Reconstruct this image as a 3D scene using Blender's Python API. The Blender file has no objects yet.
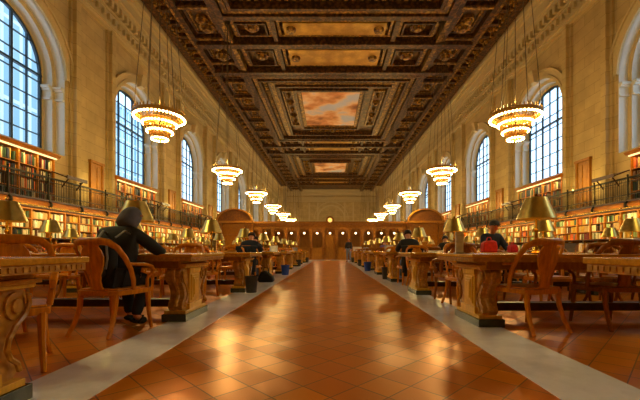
import bpy, bmesh, math, random
from mathutils import Vector, Matrix
random.seed(7)
R = random.random
PI = math.pi
sc = bpy.context.scene
COL = sc.collection

# ------------------------------------------------------------------ camera, sky, exposure
cam_d = bpy.data.cameras.new('camera'); cam = bpy.data.objects.new('camera', cam_d); COL.objects.link(cam)
cam.location = (0, 0, .82); cam.rotation_euler = (PI/2, 0, 0)
cam_d.sensor_width = 36; cam_d.lens = 36*350/640
cam_d.shift_x = -10/640; cam_d.shift_y = 50.5/640; cam_d.clip_end = 400; cam_d.clip_start = .05
sc.camera = cam
sc.view_settings.view_transform = 'Standard'; sc.view_settings.look = 'None'
sc.view_settings.gamma = 1; sc.view_settings.use_curve_mapping = False
sc.view_settings.exposure = 0.25
W = bpy.data.worlds.new('sky'); sc.world = W; W.use_nodes = True
bg = W.node_tree.nodes['Background']; bg.inputs[0].default_value = (.60, .81, 1.0, 1); bg.inputs[1].default_value = 2.5
CHAND_W = 205      # watts per chandelier light
SHELF_W = 15       # watts per shelf strip light
WARM = (1.0, .78, .27)

# ------------------------------------------------------------------ materials
def srgb(r, g, b):
    f = lambda c: (c/12.92 if c <= .04045 else ((c+.055)/1.055)**2.4)
    return (f(r/255), f(g/255), f(b/255), 1)
def newmat(name):
    m = bpy.data.materials.new(name); m.use_nodes = True
    nt = m.node_tree; return m, nt, nt.nodes['Principled BSDF']
def link(nt, a, b): nt.links.new(a, b)
def coords(nt, scale=(1,1,1), rot=(0,0,0), which='Object'):
    tc = nt.nodes.new('ShaderNodeTexCoord'); mp = nt.nodes.new('ShaderNodeMapping')
    mp.inputs['Scale'].default_value = scale; mp.inputs['Rotation'].default_value = rot
    link(nt, tc.outputs[which], mp.inputs[0]); return mp.outputs[0]
def noise(nt, vec, scale, detail=3, rough=.5):
    n = nt.nodes.new('ShaderNodeTexNoise'); n.inputs['Scale'].default_value = scale
    n.inputs['Detail'].default_value = detail; n.inputs['Roughness'].default_value = rough
    link(nt, vec, n.inputs['Vector']); return n
def ramp(nt, fac, stops):
    r = nt.nodes.new('ShaderNodeValToRGB'); e = r.color_ramp.elements
    while len(e) < len(stops): e.new(.5)
    for i, (p, c) in enumerate(stops): e[i].position = p; e[i].color = c if len(c) == 4 else (*c, 1)
    link(nt, fac, r.inputs[0]); return r.outputs[0]
def bump(nt, b, h, strength=.3, dist=.02):
    n = nt.nodes.new('ShaderNodeBump'); n.inputs['Strength'].default_value = strength; n.inputs['Distance'].default_value = dist
    link(nt, h, n.inputs['Height']); link(nt, n.outputs[0], b.inputs['Normal'])
def flat(name, col, rough=.5, metal=0, emit=0, ecol=None, var=.15):
    m, nt, b = newmat(name); b.inputs['Base Color'].default_value = col
    b.inputs['Roughness'].default_value = rough; b.inputs['Metallic'].default_value = metal
    v = noise(nt, coords(nt), 14); c = ramp(nt, v.outputs[0], [(.3, [x*(1-var*1.2) for x in col[:3]]), (.7, [min(1, x*(1+var*.8)) for x in col[:3]])])
    link(nt, c, b.inputs['Base Color'])
    if emit: b.inputs['Emission Color'].default_value = ecol or col; b.inputs['Emission Strength'].default_value = emit
    return m
def wood(name, dark, light, rough=.35, scale=(2, 2, 14), coat=.3):
    m, nt, b = newmat(name)
    n = noise(nt, coords(nt, scale), 3, 6, .6)
    c = ramp(nt, n.outputs[0], [(.3, dark), (.7, light)]); link(nt, c, b.inputs['Base Color'])
    b.inputs['Roughness'].default_value = rough; b.inputs['Coat Weight'].default_value = coat*.5; b.inputs['Coat Roughness'].default_value = .2; b.inputs['Specular IOR Level'].default_value = .3
    bump(nt, b, n.outputs[0], .12, .01); return m
M = {}
M['chair'] = wood('chair_wood', srgb(180, 102, 6), srgb(230, 146, 14), .3, (9, 9, 2))
M['chair_dark'] = wood('dark_chair_wood', srgb(122, 66, 6), srgb(170, 100, 12), .3, (9, 9, 2))
M['table'] = wood('table_wood', srgb(178, 118, 18), srgb(222, 160, 38), .25, (1.2, 10, 10))
M['oak'] = wood('oak', srgb(132, 80, 8), srgb(176, 114, 20), .45, (6, 6, 1.5), .05)
M['shelf'] = wood('shelf_wood', srgb(150, 82, 4), srgb(196, 116, 10), .5, (6, 1.5, 6), .0)
M['desk_wood'] = wood('screen_wood', srgb(112, 64, 2), srgb(156, 96, 8), .55, (3, 3, 3), 0)
M['pediment'] = wood('pediment_wood', srgb(84, 44, 4), srgb(122, 70, 8), .55, (3, 3, 3), 0)
M['dark_wood'] = wood('dark_wood', srgb(48, 26, 10), srgb(84, 46, 18), .4, (3, 3, 3))
def carved():
    m, nt, b = newmat('carved_gilt_wood')
    co = coords(nt); v = nt.nodes.new('ShaderNodeTexVoronoi'); v.inputs['Scale'].default_value = 26; link(nt, co, v.inputs[0])
    c = ramp(nt, v.outputs['Distance'], [(.15, srgb(206, 152, 50)), (.6, srgb(176, 120, 30))]); link(nt, c, b.inputs['Base Color'])
    b.inputs['Roughness'].default_value = .38; b.inputs['Coat Weight'].default_value = .3
    bump(nt, b, v.outputs['Distance'], .35, .01); return m
M['carved'] = carved()
M['pedestal'] = wood('pedestal_wood', srgb(200, 146, 30), srgb(234, 180, 54), .38, (8, 8, 2))
M['plinth'] = flat('dark_green_marble', srgb(58, 60, 50), .25)
M['brass'] = flat('brass', srgb(190, 150, 60), .27, 1)
M['shade_brass'] = flat('shade_brass', srgb(222, 196, 116), .3, 1)
M['gold'] = flat('chandelier_gold', srgb(176, 128, 50), .4, .6)
M['iron'] = flat('dark_iron', srgb(52, 44, 28), .45, .6)
M['rope'] = flat('dark_chain', srgb(92, 70, 38), .6)
M['black'] = flat('black_cloth', srgb(24, 22, 22), .8)
M['coat'] = flat('black_coat', srgb(26, 24, 26), .75)
M['hood'] = flat('grey_hood', srgb(96, 94, 110), .85)
M['navy'] = flat('navy_cloth', srgb(28, 34, 52), .8)
M['denim'] = flat('pale_denim', srgb(120, 134, 160), .85)
M['trouser'] = flat('dark_trousers', srgb(30, 30, 38), .85)
M['skin'] = flat('skin', srgb(206, 138, 100), .5)
M['hair'] = flat('dark_hair', srgb(30, 22, 16), .6)
M['grey'] = flat('grey_strap', srgb(128, 128, 128), .6)
M['red'] = flat('red_cloth', srgb(226, 40, 16), .6)
M['pink'] = flat('crimson_cloth', srgb(206, 22, 54), .6)
M['purple'] = flat('lilac_cloth', srgb(120, 96, 150), .8)
M['bin_dark'] = flat('dark_bin_plastic', srgb(46, 42, 38), .5)
M['bin_blue'] = flat('blue_bin_plastic', srgb(22, 62, 150), .5)
M['paper'] = flat('white_paper', srgb(226, 222, 214), .7)
M['laptop'] = flat('silver_laptop', srgb(150, 152, 158), .35, .6)
M['screen'] = flat('laptop_screen', srgb(150, 170, 200), .3, 0, .8)
M['mull'] = flat('window_bar_paint', srgb(26, 44, 58), .5)
M['bulb'] = flat('lit_bulb', (1, .80, .50, 1), .5, 0, 34, (1, .62, .22, 1)); 
M['lampbulb'] = flat('lamp_bulb', (1, .74, .3, 1), .5, 0, 26, (1, .62, .2, 1))
M['striplamp'] = flat('strip_lamp', (1, .8, .4, 1), .5, 0, 1.1, (1, .76, .34, 1))
M['globe'] = flat('lit_globe', (1, .85, .5, 1), .5, 0, 3, (1, .82, .45, 1))
for k in ('bulb', 'globe', 'striplamp'):
    M[k].cycles.emission_sampling = 'NONE' if k != 'striplamp' else 'AUTO'
M['clock'] = flat('lit_clock', (1, .7, .2, 1), .5, 0, 1.0, (1, .6, .14, 1))
M['marble'] = None
def marble():
    m, nt, b = newmat('grey_marble'); co = coords(nt)
    n = noise(nt, co, 2.2, 8, .65)
    c = ramp(nt, n.outputs[0], [(.3, srgb(214, 212, 222)), (.55, srgb(244, 242, 252)), (.75, srgb(228, 226, 238))])
    link(nt, c, b.inputs['Base Color']); b.inputs['Roughness'].default_value = .16; return m
M['marble'] = marble()
def tiles():
    m, nt, b = newmat('terracotta_tiles')
    co = coords(nt, (1, 1, 1), (0, 0, PI/4))
    br = nt.nodes.new('ShaderNodeTexBrick'); br.offset = 0; br.inputs['Scale'].default_value = 1
    br.inputs['Brick Width'].default_value = .23; br.inputs['Row Height'].default_value = .23
    br.inputs['Mortar Size'].default_value = .0045; br.inputs['Mortar Smooth'].default_value = .3; br.inputs['Bias'].default_value = 0
    br.inputs['Color1'].default_value = srgb(228, 138, 2); br.inputs['Color2'].default_value = srgb(198, 108, 0)
    br.inputs['Mortar'].default_value = srgb(120, 84, 44); link(nt, co, br.inputs['Vector'])
    mx = nt.nodes.new('ShaderNodeMix'); mx.data_type = 'RGBA'; mx.blend_type = 'MULTIPLY'; mx.inputs[0].default_value = .35
    link(nt, br.outputs['Color'], mx.inputs[6]); mx.inputs[7].default_value = (.95, .95, .9, 1)
    link(nt, mx.outputs[2], b.inputs['Base Color'])
    b.inputs['Metallic'].default_value = .4
    b.inputs['Roughness'].default_value = .29
    # each tile lies at its own very slight tilt
    dv = nt.nodes.new('ShaderNodeVectorMath'); dv.operation = 'SCALE'; dv.inputs['Scale'].default_value = 1/.23; link(nt, co, dv.inputs[0])
    fl = nt.nodes.new('ShaderNodeVectorMath'); fl.operation = 'FLOOR'; link(nt, dv.outputs[0], fl.inputs[0])
    sx = nt.nodes.new('ShaderNodeSeparateXYZ'); link(nt, fl.outputs[0], sx.inputs[0])
    cx = nt.nodes.new('ShaderNodeCombineXYZ'); link(nt, sx.outputs[0], cx.inputs[0]); link(nt, sx.outputs[1], cx.inputs[1])
    wn = nt.nodes.new('ShaderNodeTexWhiteNoise'); wn.noise_dimensions = '2D'; link(nt, cx.outputs[0], wn.inputs['Vector'])
    sb = nt.nodes.new('ShaderNodeVectorMath'); sb.operation = 'SUBTRACT'; sb.inputs[1].default_value = (.5, .5, .5); link(nt, wn.outputs['Color'], sb.inputs[0])
    sc_ = nt.nodes.new('ShaderNodeVectorMath'); sc_.operation = 'SCALE'; sc_.inputs['Scale'].default_value = .035; link(nt, sb.outputs[0], sc_.inputs[0])
    ge = nt.nodes.new('ShaderNodeNewGeometry'); ad = nt.nodes.new('ShaderNodeVectorMath'); link(nt, ge.outputs['Normal'], ad.inputs[0]); link(nt, sc_.outputs[0], ad.inputs[1])
    nm = nt.nodes.new('ShaderNodeVectorMath'); nm.operation = 'NORMALIZE'; link(nt, ad.outputs[0], nm.inputs[0]); link(nt, nm.outputs[0], b.inputs['Normal'])
    return m
M['tiles'] = tiles()
def stone(name, c1, c2, c3):
    m, nt, b = newmat(name)
    co = coords(nt, (1, 1, 1), (PI/2, 0, PI/2))
    tc = nt.nodes.new('ShaderNodeTexCoord'); sp = nt.nodes.new('ShaderNodeSeparateXYZ'); cb = nt.nodes.new('ShaderNodeCombineXYZ')
    link(nt, tc.outputs['Object'], sp.inputs[0])
    ad = nt.nodes.new('ShaderNodeMath'); link(nt, sp.outputs[0], ad.inputs[0]); link(nt, sp.outputs[1], ad.inputs[1])
    link(nt, ad.outputs[0], cb.inputs[0]); link(nt, sp.outputs[2], cb.inputs[1])
    br = nt.nodes.new('ShaderNodeTexBrick'); br.inputs['Scale'].default_value = 1
    br.inputs['Brick Width'].default_value = 1.25; br.inputs['Row Height'].default_value = .5
    br.inputs['Mortar Size'].default_value = .007; br.inputs['Color1'].default_value = c1; br.inputs['Color2'].default_value = c2
    br.inputs['Mortar'].default_value = c3; link(nt, cb.outputs[0], br.inputs['Vector'])
    n = noise(nt, tc.outputs['Object'], 1.1, 6, .6)
    mx = nt.nodes.new('ShaderNodeMix'); mx.data_type = 'RGBA'; mx.blend_type = 'MULTIPLY'; mx.inputs[0].default_value = .7
    link(nt, br.outputs['Color'], mx.inputs[6]); link(nt, ramp(nt, n.outputs[0], [(.3, (.72, .68, .62)), (.7, (1.1, 1.08, 1.05))]), mx.inputs[7])
    link(nt, mx.outputs[2], b.inputs['Base Color']); b.inputs['Roughness'].default_value = .75
    bump(nt, b, br.outputs['Fac'], -.25, .01); return m
M['stone'] = stone('limestone_blocks', srgb(190, 162, 108), srgb(178, 150, 96), srgb(132, 106, 66))
M['trimstone'] = flat('carved_limestone', srgb(190, 164, 116), .7, var=.06)
M['reveal'] = flat('pale_limestone', srgb(206, 198, 186), .7, var=.03)
def gilt(name, dark, gold, scale, lo=.35, hi=.62, metal=.35):
    m, nt, b = newmat(name); co = coords(nt)
    v = nt.nodes.new('ShaderNodeTexVoronoi'); v.inputs['Scale'].default_value = scale; link(nt, co, v.inputs[0])
    n = noise(nt, co, scale*.8, 4, .7)
    a = nt.nodes.new('ShaderNodeMath'); a.operation = 'MULTIPLY_ADD'; link(nt, v.outputs['Distance'], a.inputs[0]); a.inputs[1].default_value = -.35
    link(nt, n.outputs[0], a.inputs[2]); 
    c = ramp(nt, a.outputs[0], [(lo-.1, dark), (hi-.1, gold)]); link(nt, c, b.inputs['Base Color'])
    b.inputs['Roughness'].default_value = .45; b.inputs['Metallic'].default_value = metal
    bump(nt, b, a.outputs[0], .6, .05); return m
M['c_dark'] = gilt('ceiling_dark_wood', srgb(62, 34, 6), srgb(124, 76, 16), 5)
M['c_gold'] = gilt('ceiling_gilding', srgb(96, 60, 12), srgb(196, 140, 40), 5)
M['c_panel'] = gilt('ceiling_panel', srgb(76, 48, 12), srgb(134, 88, 24), 2.2)
M['c_plate'] = gilt('gilded_plate', srgb(176, 124, 30), srgb(214, 160, 52), 1.2)
def mural():
    m, nt, b = newmat('cloud_mural'); co = coords(nt)
    n = noise(nt, co, .42, 4, .5)
    c = ramp(nt, n.outputs[0], [(.34, srgb(150, 84, 34)), (.45, srgb(220, 140, 70)), (.54, srgb(244, 196, 140)), (.64, srgb(196, 190, 196))])
    link(nt, c, b.inputs['Base Color']); b.inputs['Roughness'].default_value = .7; return m
M['mural'] = mural()
def glass():
    m, nt, b = newmat('window_glass'); out = nt.nodes['Material Output']
    t = nt.nodes.new('ShaderNodeBsdfTransparent'); g = nt.nodes.new('ShaderNodeBsdfGlossy'); g.inputs[1].default_value = .03
    t.inputs[0].default_value = (.86, .94, 1, 1)
    mx = nt.nodes.new('ShaderNodeMixShader'); mx.inputs[0].default_value = .05
    link(nt, t.outputs[0], mx.inputs[1]); link(nt, g.outputs[0], mx.inputs[2]); link(nt, mx.outputs[0], out.inputs[0]); return m
M['glass'] = glass()
def facade():
    m, nt, b = newmat('office_facade')
    tc = nt.nodes.new('ShaderNodeTexCoord'); sp = nt.nodes.new('ShaderNodeSeparateXYZ'); cb = nt.nodes.new('ShaderNodeCombineXYZ')
    link(nt, tc.outputs['Object'], sp.inputs[0]); link(nt, sp.outputs[1], cb.inputs[0]); link(nt, sp.outputs[2], cb.inputs[1])
    br = nt.nodes.new('ShaderNodeTexBrick'); br.offset = 0; br.inputs['Scale'].default_value = 1
    br.inputs['Brick Width'].default_value = .9; br.inputs['Row Height'].default_value = 3.4; br.inputs['Mortar Size'].default_value = .16
    br.inputs['Color1'].default_value = srgb(146, 178, 196); br.inputs['Color2'].default_value = srgb(164, 192, 208)
    br.inputs['Mortar'].default_value = srgb(225, 235, 240); link(nt, cb.outputs[0], br.inputs['Vector'])
    link(nt, br.outputs['Color'], b.inputs['Base Color']); b.inputs['Roughness'].default_value = .6; return m
M['facade'] = facade()
BOOKC = [('dark red', (118, 28, 18)), ('brown', (96, 56, 26)), ('tan', (190, 152, 96)), ('cream', (232, 214, 170)), ('dark green', (40, 66, 36)),
         ('orange', (222, 96, 24)), ('navy', (34, 42, 70)), ('black', (34, 28, 24)), ('grey', (134, 128, 118)), ('white', (238, 232, 216)),
         ('ochre', (196, 146, 40)), ('pale green', (150, 168, 110))]
BM = [flat('book_cloth_'+n.replace(' ', '_'), srgb(*c), .6) for n, c in BOOKC]

# ------------------------------------------------------------------ mesh builder
class MB:
    def __init__(s): s.v = []; s.f = []; s.m = []; s.cur = 0
    def add(s, vs, fs):
        o = len(s.v); s.v += [tuple(v) for v in vs]; s.f += [[i+o for i in f] for f in fs]; s.m += [s.cur]*len(fs); return s
    def box(s, x0, x1, y0, y1, z0, z1):
        return s.add([(x0,y0,z0),(x1,y0,z0),(x1,y1,z0),(x0,y1,z0),(x0,y0,z1),(x1,y0,z1),(x1,y1,z1),(x0,y1,z1)],
                     [(0,3,2,1),(4,5,6,7),(0,1,5,4),(1,2,6,5),(2,3,7,6),(3,0,4,7)])
    def cbox(s, x, y, z, sx, sy, sz): return s.box(x-sx/2, x+sx/2, y-sy/2, y+sy/2, z-sz/2, z+sz/2)
    def prism(s, poly, axis, a, b):
        n = len(poly)
        def P(p, t): return (t, p[0], p[1]) if axis == 'x' else ((p[0], t, p[1]) if axis == 'y' else (p[0], p[1], t))
        return s.add([P(p, a) for p in poly]+[P(p, b) for p in poly],
                     [list(range(n))[::-1], list(range(n, 2*n))]+[(i, (i+1) % n, n+(i+1) % n, n+i) for i in range(n)])
    def lathe(s, prof, n=16, c=(0,0,0)):
        vs = []; fs = []; k = len(prof)
        for i in range(n):
            a = 2*PI*i/n
            for r, z in prof: vs.append((c[0]+r*math.cos(a), c[1]+r*math.sin(a), c[2]+z))
        for i in range(n):
            j = (i+1) % n
            for q in range(k-1): fs.append((i*k+q, j*k+q, j*k+q+1, i*k+q+1))
        return s.add(vs, fs)
    def ball(s, c, r, n=8, sz=1):
        return s.lathe([(max(1e-4, r*math.sin(PI*i/(n//2+1))), -r*sz*math.cos(PI*i/(n//2+1))) for i in range(n//2+2)], n, c)
    def tube(s, pts, rad, n=8, flat=1.0, closed=False):
        pts = [Vector(p) for p in pts]; k = len(pts)
        rads = rad if isinstance(rad, (list, tuple)) else [rad]*k
        vs = []; up = Vector((0, 0, 1)); px = None
        for i, p in enumerate(pts):
            d = (pts[min(i+1, k-1)]-pts[max(i-1, 0)]) if not closed else pts[(i+1) % k]-pts[i-1]
            d.normalize()
            if px is None:
                px = d.cross(up); 
                if px.length < .1: px = Vector((1, 0, 0))
            px = (px-d*px.dot(d)).normalized(); py = d.cross(px)
            for q in range(n):
                a = 2*PI*q/n; vs.append(p+px*(math.cos(a)*rads[i])+py*(math.sin(a)*rads[i]*flat))
        fs = []
        for i in range(k if closed else k-1):
            j = (i+1) % k
            for q in range(n): fs.append((i*n+q, i*n+(q+1) % n, j*n+(q+1) % n, j*n+q))
        if not closed: fs += [list(range(n))[::-1], list(range((k-1)*n, k*n))]
        return s.add(vs, fs)
    def build(s, name, mat, parent=None, smooth=False, bevel=0):
        me = bpy.data.meshes.new(name); me.from_pydata(s.v, [], s.f)
        bm = bmesh.new(); bm.from_mesh(me); bmesh.ops.recalc_face_normals(bm, faces=bm.faces)
        bm.to_mesh(me); bm.free()
        for mt in (mat if isinstance(mat, list) else [mat]): me.materials.append(mt)
        if isinstance(mat, list): me.polygons.foreach_set('material_index', s.m)
        if smooth:
            me.polygons.foreach_set('use_smooth', [True]*len(me.polygons))
            me.set_sharp_from_angle(angle=R45)
        o = bpy.data.objects.new(name, me); COL.objects.link(o); o.parent = parent
        if bevel:
            b = o.modifiers.new('bevel', 'BEVEL'); b.width = bevel; b.segments = 2; b.limit_method = 'ANGLE'
        return o
R45 = math.radians(42)
def tag(o, label=None, cat=None, group=None, kind=None):
    if label: o['label'] = label
    if cat: o['category'] = cat
    if group: o['group'] = group
    if kind: o['kind'] = kind
    return o
def empty(name, loc=(0,0,0), rz=0, parent=None):
    o = bpy.data.objects.new(name, None); COL.objects.link(o); o.location = loc; o.rotation_euler = (0, 0, rz)
    o.empty_display_size = .1; o.parent = parent; return o
KIDS = {}
def register(o):
    KIDS[o] = [c for c in bpy.data.objects if c.parent == o]
    for c in KIDS[o]: KIDS[c] = [g for g in bpy.data.objects if g.parent == c]
def copy_tree(o, parent=None):
    c = o.copy(); COL.objects.link(c)
    if parent: c.parent = parent
    for k in KIDS.get(o, []): copy_tree(k, c)
    return c
ORD = ['nearest', 'second', 'third', 'fourth', 'fifth', 'sixth', 'seventh', 'eighth', 'ninth', 'tenth', 'eleventh', 'twelfth', 'thirteenth', 'fourteenth', 'fifteenth', 'sixteenth', 'seventeenth', 'eighteenth', 'nineteenth', 'twentieth']

# ------------------------------------------------------------------ room dimensions
XL, XR, CX = -11.5, 12.1, .3
Y0, Y1 = -5.0, 82.0
ZC = 15.0
WINS = {-1: [12.75+8.2*k for k in range(8)], 1: [12.25+8.2*k for k in range(8)]}
WIN = WINS[1]
SILL, SPR, RO = 4.9, 8.2, 2.42
CAPZ = 7.75

# floor
tag(MB().box(XL-1, XR+1, Y0, 28.6, -.3, 0).build('floor', M['tiles']), 'polished terracotta tile floor laid diagonally', None, None, 'structure')
tag(MB().box(XL-1, XR+1, 28.6, Y1+1, -.3, 0).build('floor', M['marble']), 'pale marble floor before the wooden screen', None, None, 'structure')
tag(MB().box(-1.86, -1.33, Y0, 28.6, -.01, .004).build('trim_1', M['marble']), 'grey marble strip along the left side of the aisle', None, None, 'structure')
tag(MB().box(1.27, 1.82, Y0, 28.6, -.01, .004).build('trim_2', M['marble']), 'grey marble strip along the right side of the aisle', None, None, 'structure')

# walls with arched openings; s = outward direction
def side_wall(name, X, s, label):
    mb = MB(); ys = Y0; WIN = WINS[s]; WIN0 = [WIN[0]-8.2]+WIN
    N = 20
    def quad(x0, x1, pts): pass
    def vq(x, ya, yb, za0, za1, zb0, zb1): mb.add([(x, ya, za0), (x, yb, zb0), (x, yb, zb1), (x, ya, za1)], [(0, 1, 2, 3)])
    def arc(c, r, sill=SILL):      # outline from lower near corner round the arch to the lower far corner
        return [(c-r, sill)]+[(c-r*math.cos(PI*i/N), SPR+r*math.sin(PI*i/N)) for i in range(N+1)]+[(c+r, sill)]
    for c in WIN0:
        vq(X, ys, c-RO, 0, ZC, 0, ZC)
        vq(X, c-RO, c+RO, 0, SILL, 0, SILL)
        a = arc(c, RO)
        for p, q in zip(a[1:-2], a[2:-1]): vq(X, p[0], q[0], p[1], ZC, q[1], ZC)
        ys = c+RO
    vq(X, ys, Y1, 0, ZC, 0, ZC)
    w = mb.build(name, M['stone'])
    # outer shell keeps daylight out of the roof joint
    rv = MB(); rb = MB()
    for c in WIN0:
        r0, r1, r2 = RO, 2.22, 2.06
        x0, x1, x2 = X, X+s*.38, X+s*.76
        for (ra, rb_, xa, xb, tgt) in ((r0, r0, x0, x1, rv), (r0, r1, x1, x1, rb), (r1, r1, x1, x2, rv), (r1, r2, x2, x2, rb)):
            A = arc(c, ra); B = arc(c, rb_)
            vs = [(xa, y, z) for y, z in A]+[(xb, y, z) for y, z in B]; n = len(A)
            tgt.add(vs, [(i, i+1, n+i+1, n+i) for i in range(n-1)])
        rv.add([(x0, c-r0, SILL), (x0, c+r0, SILL), (x2, c+r0, SILL), (x2, c-r0, SILL)], [(0, 1, 2, 3)])
    rv.build('window_reveal', M['reveal'], w); rb.build('reveal_step', M['trimstone'], w)
    # wall back sheet outside so that no light leaks
    # archivolts, keystones, capitals, pilasters
    for c in WIN0:
        a = MB()
        for (ra, rb_, d) in ((RO, RO+.16, .10), (RO+.16, RO+.42, .06), (RO+.42, RO+.52, .12)):
            n = N; vs = []
            for i in range(n+1):
                t = PI*i/n
                for rr, xx in ((ra, X+s*.05), (ra, X-s*d), (rb_, X-s*d), (rb_, X+s*.05)):
                    vs.append((xx, c-rr*math.cos(t), SPR+rr*math.sin(t)))
            fs = []
            for i in range(n):
                for q in range(4): fs.append((i*4+q, i*4+(q+1) % 4, (i+1)*4+(q+1) % 4, (i+1)*4+q))
            a.add(vs, fs)
        a.build('archivolt', M['trimstone'], w)
        k = MB(); k.prism([(X-s*.05, SPR+RO-.12), (X-s*.30, SPR+RO-.02), (X-s*.38, SPR+RO+.45), (X-s*.45, SPR+RO+.62), (X, SPR+RO+.66)] if True else [], 'y', c-.2, c+.2)
        k.build('keystone', M['trimstone'], w)
        for sg in (-1, 1):
            p = MB(); e = c+sg*RO
            xa, xb = sorted((X+s*.02, X+s*.74))
            for (z0, z1, pr) in ((CAPZ-.50, CAPZ-.42, .11), (CAPZ-.42, CAPZ-.12, .05), (CAPZ-.12, CAPZ-.04, .14), (CAPZ-.04, CAPZ+.07, .20)):
                ya, yb = sorted((e, e-sg*(pr+.0))); p.box(xa-.04, xb, ya, yb, z0, z1)
                ya, yb = sorted((e-sg*.2, e-sg*(.23+pr))); 
                xc, xd = sorted((X+s*.37, X+s*.74)); p.box(xc, xd, ya, yb, z0, z1)
            p.build('capital', M['reveal'], w)
    pl = MB()
    for c in [WIN[0]-4.2]+[q+4.2 for q in WIN[:-1]]:
        for (ya, yb, d) in ((c-1.55, c-1.0, .10), (c+1.0, c+1.55, .10), (c-1.42, c-1.13, .26), (c+1.13, c+1.42, .26)):
            xa, xb = sorted((X-s*d, X+s*.02)); pl.box(xa, xb, ya, yb, 0, 12.2)
    pl.build('pilaster', M['stone'], w)
    # entablature
    en = MB()
    for z0, z1, d in ((12.15, 12.3, .20), (12.3, 12.45, .28), (12.45, 13.1, .14), (13.1, 13.22, .24), (13.62, 13.85, .42), (13.85, 14.35, .52), (14.35, 14.55, .66), (14.55, 15.0, .86)):
        xa, xb = sorted((X-s*d, X)); en.box(xa, xb, Y0, Y1, z0, z1)
    en.build('entablature', M['trimstone'], w)
    de = MB(); y = 9.0
    while y < Y1:
        xa, xb = sorted((X-s*.40, X)); de.box(xa, xb, y, y+.20, 13.24, 13.62)
        xa, xb = sorted((X-s*.30, X)); de.box(xa, xb, y+.03, y+.17, 12.62, 12.9); y += .44
    de.build('dentil_row', M['trimstone'], w)
    tag(w, label, None, None, 'structure')
side_wall('wall_left', XL, -1, 'tan limestone wall with tall arched window openings, left of the aisle')
side_wall('wall_right', XR, 1, 'tan limestone wall with tall arched window openings, right of the aisle')

# end wall
bw = MB().box(XL-1, XR+1, Y1, Y1+.3, 0, ZC+.2).build('wall_back', M['stone'])
e = MB()
for z0, z1, d in ((12.2, 12.45, .3), (12.45, 13.1, .15), (13.1, 13.3, .3), (13.6, 14.3, .6), (14.3, 15, .9)): e.box(XL+1.2, XR-1.2, Y1-d-.0, Y1, z0, z1)
e.build('entablature', M['trimstone'], bw)
for sg, X in ((-1, XL), (1, XR)):
    xa, xb = sorted((X, X-sg*1.3)); MB().box(xa, xb, 76.5, Y1, 0, 14.4).build('corner_pier', M['stone'], bw)
    xa, xb = sorted((X, X-sg*2.2)); MB().box(xa, xb, 75.6, Y1, 14.4, 15).build('cornice', M['trimstone'], bw)
r_ = MB()
for ra, rb_, d in ((3.0, 3.3, .2), (3.9, 4.05, .12)):
    vs = []; n = 24
    for i in range(n+1):
        t = PI*i/n
        for rr, yy in ((ra, Y1), (ra, Y1-d), (rb_, Y1-d), (rb_, Y1)): vs.append((CX-rr*math.cos(t), yy, 8.2+rr*math.sin(t)))
    r_.add(vs, [(i*4+q, i*4+(q+1) % 4, (i+1)*4+(q+1) % 4, (i+1)*4+q) for i in range(n) for q in range(4)])
for sg in (-1, 1):
    for x in (3.0, 5.0, 8.4): r_.cbox(CX+sg*(x+.15), Y1-.1, 6, .3, .24, 12)
r_.build('blind_arch', M['trimstone'], bw)
tag(bw, 'far limestone end wall with a blind arch', None, None, 'structure')
tag(MB().box(XL-1, XR+1, Y0-.3, Y0, 0, ZC+.2).build('wall_front', M['stone']), 'limestone wall behind the viewer', None, None, 'structure')

# windows
def make_window(X, s):
    rt = empty('window_1'); fr = MB(); r = 2.06; N = 24
    x0, x1 = sorted((s*.70, s*.80))
    # outer frame ring
    vs = []
    def outl(rr): return [(-rr, SILL)]+[(-rr*math.cos(PI*i/N), SPR+rr*math.sin(PI*i/N)) for i in range(N+1)]+[(rr, SILL)]
    A, B = outl(r), outl(r-.10); n = len(A)
    for a, b in zip(A, B): vs += [(x0, *a), (x0, *b), (x1, *b), (x1, *a)]
    fr.add(vs, [(i*4+q, i*4+(q+1) % 4, (i+1)*4+(q+1) % 4, (i+1)*4+q) for i in range(n-1) for q in range(4)])
    for y, w in ((-1.37, .035), (-.69, .09), (0, .035), (.69, .09), (1.37, .035)):
        h = SPR+math.sqrt(r*r-y*y)-.05; fr.box(x0+.01, x1-.01, y-w/2, y+w/2, SILL, h)
    z = SILL+.04
    while z < SPR+r-.1:
        hw = r-.05 if z < SPR else math.sqrt(max(.01, r*r-(z-SPR)**2))-.04
        fr.box(x0+.02, x1-.02, -hw, hw, z-.02, z+.02); z += .74
    fr.box(x0-.02, x1+.02, -r, r, SPR-.06, SPR+.02)
    fr.build('window_frame', M['mull'], rt)
    g = MB(); xm = s*.76; P = outl(r-.03)
    g.add([(xm, *p) for p in P], [list(range(len(P)))]); g.build('pane', M['glass'], rt)
    return rt
wn = 0
for X, s, side in ((XL, -1, 'left'), (XR, 1, 'right')):
    WIN = WINS[s]; proto = make_window(X, s); register(proto)
    for i, c in enumerate(WIN):
        wn += 1; o = proto if i == 0 else copy_tree(proto)
        o.name = 'window_%d' % wn; o.location = (X, c, 0)
        tag(o, '%s tall arched window with dark bars in the %s wall' % (ORD[i], side), None, None, 'structure')
    o = copy_tree(proto); wn += 1; o.name = 'window_%d' % wn; o.location = (X, WIN[0]-8.2, 0); tag(o, 'arched window in the %s wall beside the viewer' % side, None, None, 'structure')
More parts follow.
